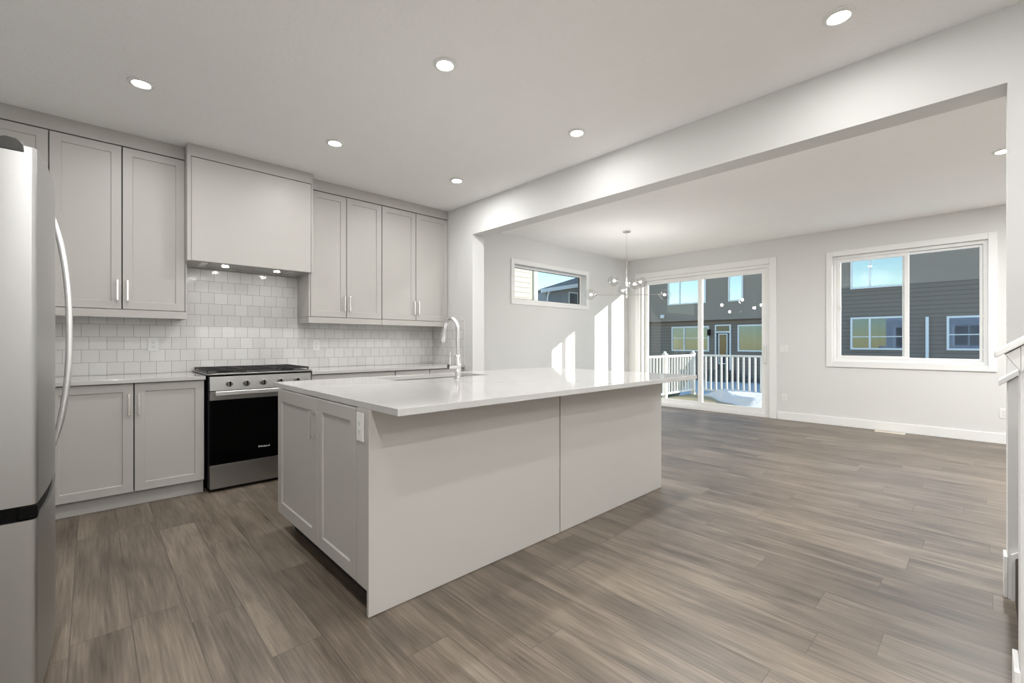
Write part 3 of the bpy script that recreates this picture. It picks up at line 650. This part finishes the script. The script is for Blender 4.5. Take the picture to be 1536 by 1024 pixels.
struct(MB().box(FX0 - .001, FX1 - .001, FY + .0005, FY + .013, .001, .188, .002).build('baseboard_stringer', 'trim_paint'))
# carpeted flight
t = thing('staircase', 'flight of stairs in dark brown carpet behind the right half wall', 'stairs', ((NX1 + FX0) / 2, -.12, 0))
for i in range(8):
    ya = -.095 - .24 * i
    MB().box(NX1 + .002, FX0 - .022, ya - .27, ya, .0005 + .2 * i if i == 0 else .2 * i + .001, .2 * (i + 1), .008).build('step', 'carpet', t)
MB().poly_prism([(-.083, .001), (-.083, .206), (-2.0, .206 + .83 * 1.917), (-2.0, .001)], 'X', FX0 - .020, FX0 - .0015).build('skirt_board', 'trim_paint', t)

# ---------------------------------------------------------------- outside: deck
t = thing('deck', 'small tan board deck outside the patio door, partly under snow', 'deck', (9.3, 2.5, -.9))
MB().box(7.80, 10.95, 1.6, 5.0, -.16, -.10).build('boards', 'deck_boards', t)
lab(MB().box(10.90, 10.945, 1.6, 5.0, -.40, -.1605).box(7.80, 10.8995, 4.95, 4.995, -.40, -.1605).build('rim_joist', 'railing_white', t), 'white rim board')
for px, py in ((10.8, 4.85), (10.8, 3.2), (10.8, 1.75)): MB().box(px - .07, px + .07, py - .07, py + .07, -.9, -.1605).build('support_post', 'railing_white', t)
bm = bmesh.new()
nx, ny = 44, 60
vs = {}; hs_ = {}
for i in range(nx + 1):
    for j in range(ny + 1):
        x = 8.6 + (10.76 - 8.6) * i / nx; y = 1.7 + (4.8 - 1.7) * j / ny
        edge = 9.35 + max(0, (y - 3.2)) * .85 + .10 * math.sin(y * 3.1) + .05 * math.sin(y * 7.7)
        hgt = max(0.0, min(1.0, (x - edge) / .45)); hgt = hgt * hgt * (3 - 2 * hgt)
        sid = max(0.0, min(1.0, (4.8 - y) / .3)); 
        z = -.0985 + (.13 + .025 * math.sin(x * 4 + y * 2.3) + .03 * math.sin(y * 1.7 + 1)) * hgt * sid
        vs[i, j] = bm.verts.new((x, y, z)); hs_[i, j] = hgt * sid
for i in range(nx):
    for j in range(ny):
        if max(hs_[i, j], hs_[i + 1, j], hs_[i + 1, j + 1], hs_[i, j + 1]) > .02: bm.faces.new((vs[i, j], vs[i + 1, j], vs[i + 1, j + 1], vs[i, j + 1]))
bmesh.ops.delete(bm, geom=[v for v in bm.verts if not v.link_faces], context='VERTS')
mb = MB(); mb.bm.free(); mb.bm = bm
so = mb.build('snow_drift', 'snow', smooth=True); tag(so, 'white snow drift lying on the deck against the railing', 'snow'); so['kind'] = 'stuff'
def railing(label, p0, p1, posts, n, bw=.018):
    a, b = Vector(p0), Vector(p1); d = (b - a).normalized(); L_ = (b - a).length
    M = Matrix.Translation(a) @ Matrix.Rotation(math.atan2(d.y, d.x), 4, 'Z')
    t = thing('deck_railing', label, 'railing', a, 'deck railings')
    MB(M).box(.0, L_, -.032, .032, .93, .978, .006).build('top_rail', 'railing_white', t)
    MB(M).box(.0, L_, -.022, .022, .10, .14, .004).build('bottom_rail', 'railing_white', t)
    for q in posts:
        p = MB(M).box(q - .045, q + .045, -.045, .045, .0005, 1.0, .004).build('post', 'railing_white', t)
        MB(M).box(q - .055, q + .055, -.055, .055, 1.0005, 1.012).sphere((q, 0, 1.035), .035, 12, 8).build('post_cap', 'railing_white', p, smooth=True)
    for i in range(n):
        q = L_ * (i + .5) / n
        if min(abs(q - x) for x in posts) > .06: MB(M).box(q - bw, q + bw, -.018, .018, .1405, .9295, .002).build('baluster', 'railing_white', t)
railing('white deck railing along the left side of the deck, seen at an angle', (7.82, 4.90, -.1), (10.78, 4.90, -.1), (.06, 1.5, 2.9), 22, .011)
railing('white deck railing across the front of the deck, facing the house', (10.83, 4.82, -.1), (10.83, 3.22, -.1), (1.55,), 13)

# ---------------------------------------------------------------- outside: ground and rocks
g = MB().box(7.77, 90, -60, 60, -1.0, -.9).box(-20, 7.769, 4.93, 60, -1.0, -.9).build('ground_snow', 'snow', base=(20, 0, -.9)); struct(g)
mat('lawn', (.13, .12, .055), 1.0, bump=(30, .8, .02), mottle=.3)
struct(MB().poly_prism([(9, 5.05), (10.9, 5.3), (16, 7.9), (24.1, 11.3), (24.1, 20), (9, 20)], 'Z', -.899, -.89).build('ground_lawn', 'lawn'))
g = MB().box(-20, 7.769, -60, -3.16, -1.0, -.9).build('ground_front', 'snow', base=(0, -20, -.9)); struct(g)
rb = bmesh.new(); bmesh.ops.create_icosphere(rb, subdivisions=3, radius=.5)
for v in rb.verts:
    n = v.co.normalized(); k = 1 + .16 * math.sin(n.x * 5 + 1) * math.cos(n.y * 4) + .12 * math.sin(n.z * 7 + n.x * 3)
    v.co = n * .5 * k
rme = bpy.data.meshes.new('landscape_rock'); rb.to_mesh(rme); rb.free(); rme.materials.append(MATS['rock'])
for p in rme.polygons: p.use_smooth = True
for i in range(26):
    ry = 2.0 + i * .92
    if ry > 18.6 or 8.6 < ry < 11.0: continue
    o = bpy.data.objects.new('landscape_rock', rme); COL.objects.link(o)
    sc = random.uniform(.50, .62); o.scale = (sc, sc * random.uniform(1.0, 1.25), sc * .8)
    o.location = (24.45 + random.uniform(-.1, .05), ry, -.9 + sc * .8 * .34); o.rotation_euler = (0, 0, random.uniform(0, 6))
    tag(o, 'dark grey boulder in the rock border along the dark house', 'rock', 'boulders along the house')

# ---------------------------------------------------------------- outside: houses across the yard
FXX = 25.0
def hwin(par, y0, y1, z0, z1, mull=None, hline=None, glass='house_glass', fr=.075, x=None):
    x = FXX if x is None else x
    m = MB(); xa, xb = x - .06, x - .0015
    m.box(xa, xb, y0, y0 + fr, z0, z1); m.box(xa, xb, y1 - fr, y1, z0, z1); m.box(xa, xb, y0 + fr, y1 - fr, z1 - fr, z1); m.box(xa, xb, y0 + fr, y1 - fr, z0, z0 + fr)
    if mull is not None: m.box(xa, xb, mull - .035, mull + .035, z0 + fr, z1 - fr)
    if hline is not None: m.box(xa + .01, xb, y0 + fr, y1 - fr, hline - .018, hline + .018)
    w = m.build('window', 'fascia_white', par)
    MB().box(x - .03, x - .02, y0 + fr, y1 - fr, z0 + fr, z1 - fr).build('pane', glass, w)
    return w
# house with the porch door (left, behind the patio door)
t = thing('neighbour_house', 'dark grey house across the yard with a white-framed porch door', 'house', (FXX + 4, 11, -.9), 'houses across the yard')
MB().box(FXX + .001, FXX + 8, 5.6, 17, -.9, 2.40).build('lower_wall', 'siding_dark', t)
lab(MB().box(FXX - .30, FXX + 8, 5.6, 17, 2.401, 6.6).build('upper_wall', 'stucco_upper', t), 'lighter stucco upper storey')
MB().poly_prism([(FXX - .8, 6.601), (FXX - .8, 6.75), (FXX + 4, 9.2), (FXX + 8.5, 6.75), (FXX + 8.5, 6.601)], 'Y', 5.3, 17.3).build('roof', 'roof_shingle', t)
hwin(t, 10.50, 12.69, .67, 2.09, 11.92, 1.42, 'house_glass'); hwin(t, 7.05, 8.99, .69, 2.10, None, None, 'house_glass')
hwin(t, 10.55, 12.78, 3.35, 5.0, 12.04, None, 'sky_glass', x=FXX - .30); hwin(t, 8.62, 9.36, 3.34, 5.0, None, None, 'sky_glass', x=FXX - .30)
m = MB(); xa, xb = FXX - .07, FXX - .0015
m.box(xa, xb, 10.10, 10.17, -.31, 2.14); m.box(xa, xb, 9.33, 9.40, -.31, 2.14); m.box(xa, xb, 9.40, 10.10, 2.07, 2.14); m.box(xa, xb, 9.40, 10.10, 1.70, 1.78)
dd = m.build('porch_door', 'fascia_white', t)
MB().box(FXX - .05, FXX - .002, 9.405, 10.095, -.31, 1.695).build('door_leaf', 'door_grey', dd)
MB().plate([9.50, 9.55, 9.93, 9.98], [.0, .05, 1.60, 1.65], {(1, 1)}, 'X', FXX - .065, FXX - .0505).build('glass_frame', 'fascia_white', dd)
MB().box(FXX - .058, FXX - .051, 9.551, 9.929, .051, 1.599).build('door_glass', 'dark_glass', dd)
MB().box(FXX - .03, FXX - .02, 9.405, 10.095, 1.785, 2.065).build('transom_pane', 'dark_glass', dd)
lab(MB().box(FXX - .75, FXX - .002, 9.2, 10.3, -.899, -.32).box(FXX - 1.1, FXX - .7505, 9.2, 10.3, -.899, -.60).build('steps', 'rock', t), 'porch steps')
MB().box(FXX - .16, FXX - .002, 10.42, 10.56, 1.55, 1.90, .01).build('wall_lamp', 'black_plastic', t)
MB().box(FXX - .42, FXX - .302, 13.0, 13.22, 2.60, 2.80, .01).build('security_lamp', 'fascia_white', t)
# house left of the downspout
t = thing('neighbour_house', 'dark grey house with a downspout and stacked windows, left in the slider window', 'house', (FXX + 4, 3.5, -.9), 'houses across the yard')
MB().box(FXX + .001, FXX + 8, 1.552, 5.598, -.9, 3.63).build('lower_wall', 'siding_dark', t)
lab(MB().box(FXX + .001, FXX + 8, 1.552, 5.598, 3.631, 6.6).build('upper_wall', 'stucco_upper', t), 'lighter upper band')
MB().poly_prism([(FXX - .5, 6.601), (FXX - .5, 6.75), (FXX + 4, 9.2), (FXX + 8.5, 6.75), (FXX + 8.5, 6.601)], 'Y', 1.552, 5.29).build('roof', 'roof_shingle', t)
hwin(t, 2.20, 4.155, .85, 2.29, 3.465, 1.42, 'house_glass'); hwin(t, 2.20, 4.155, 3.565, 5.1, 3.465, None, 'sky_glass')
MB().box(FXX - .10, FXX - .002, 1.56, 1.66, -.85, 2.22, .01).build('downspout', 'fascia_white', t)
# house right of the downspout
t = thing('neighbour_house', 'dark grey house across the yard at the right side of the slider window view', 'house', (FXX + 4, -8, -.9), 'houses across the yard')
MB().box(FXX + .001, FXX + 8, -20, 1.55, -.9, 3.63).build('lower_wall', 'siding_dark', t)
lab(MB().box(FXX + .001, FXX + 8, -20, 1.55, 3.631, 6.3).build('upper_wall', 'stucco_upper', t), 'lighter upper band')
MB().poly_prism([(FXX - .5, 6.301), (FXX - .5, 6.4), (FXX + 4, 7.6), (FXX + 8.5, 6.4), (FXX + 8.5, 6.301)], 'Y', -20, 1.55).build('roof', 'roof_shingle', t)
hwin(t, -.9, 1.04, .857, 2.22, .08, 1.48, 'house_glass')

# houses seen through the transom window
t = thing('cream_house', 'cream sided house close by outside the transom window', 'house', (6.5, 9.5, -.9))
MB().box(3.0, 8.24, 8.02, 12, -.9, 7).build('wall', 'siding_cream', t)
lab(MB().box(8.2405, 8.36, 8.06, 12, -.9, 7).build('corner_return', 'olive_wall', t), 'olive corner return')
MB().box(8.3605, 8.47, 8.0, 8.10, -.9, 7).build('corner_board', 'fascia_white', t)
t = thing('blue_grey_house', 'blue-grey house with a brown shingle roof far outside the transom window', 'house', (25, 22, -.9))
MB().poly_prism([(22.05, -.9), (22.05, 4.55), (32, 6.35), (32, -.9)], 'Y', 20.05, 22.9).build('wall', 'blue_grey_siding', t)
m = MB()
A = [Vector((21.0, 19.55, 4.62)), Vector((33, 19.55, 6.82)), Vector((34, 23, 7.97)), Vector((24, 23, 4.91))]
v0 = [m.bm.verts.new(p) for p in A]; v1 = [m.bm.verts.new(p - Vector((0, 0, .12))) for p in A]
m.bm.faces.new(v0); m.bm.faces.new(v1[::-1])
for k in range(4): m.bm.faces.new((v0[k], v1[k], v1[(k + 1) % 4], v0[(k + 1) % 4]))
m.build('roof', 'roof_shingle', t)
m = MB()
for a, b in (((21.3, 19.5), (33, 19.5)),):
    q = [Vector((21.0, 19.46, 4.36)), Vector((33, 19.46, 6.50)), Vector((33, 19.46, 6.80)), Vector((21.0, 19.46, 4.60))]
    u0 = [m.bm.verts.new(p) for p in q]; u1 = [m.bm.verts.new(p + Vector((0, .085, 0))) for p in q]
    m.bm.faces.new(u0); m.bm.faces.new(u1[::-1])
    for k in range(4): m.bm.faces.new((u0[k], u1[k], u1[(k + 1) % 4], u0[(k + 1) % 4]))
m.build('fascia', 'fascia_white', t)
MB().tube([(21.75, 19.5, 4.52), (22.05, 19.9, 4.25), (22.1, 19.97, 4.1), (22.1, 19.97, -.8)], .06, 10).build('downspout', 'fascia_white', t, smooth=True)
wf = MB().box(24.35, 25.35, 19.98, 20.045, 2.9, 4.72).build('window', 'fascia_white', t)
MB().box(24.43, 25.27, 19.96, 19.979, 2.98, 4.64).build('pane', 'sky_glass', wf)
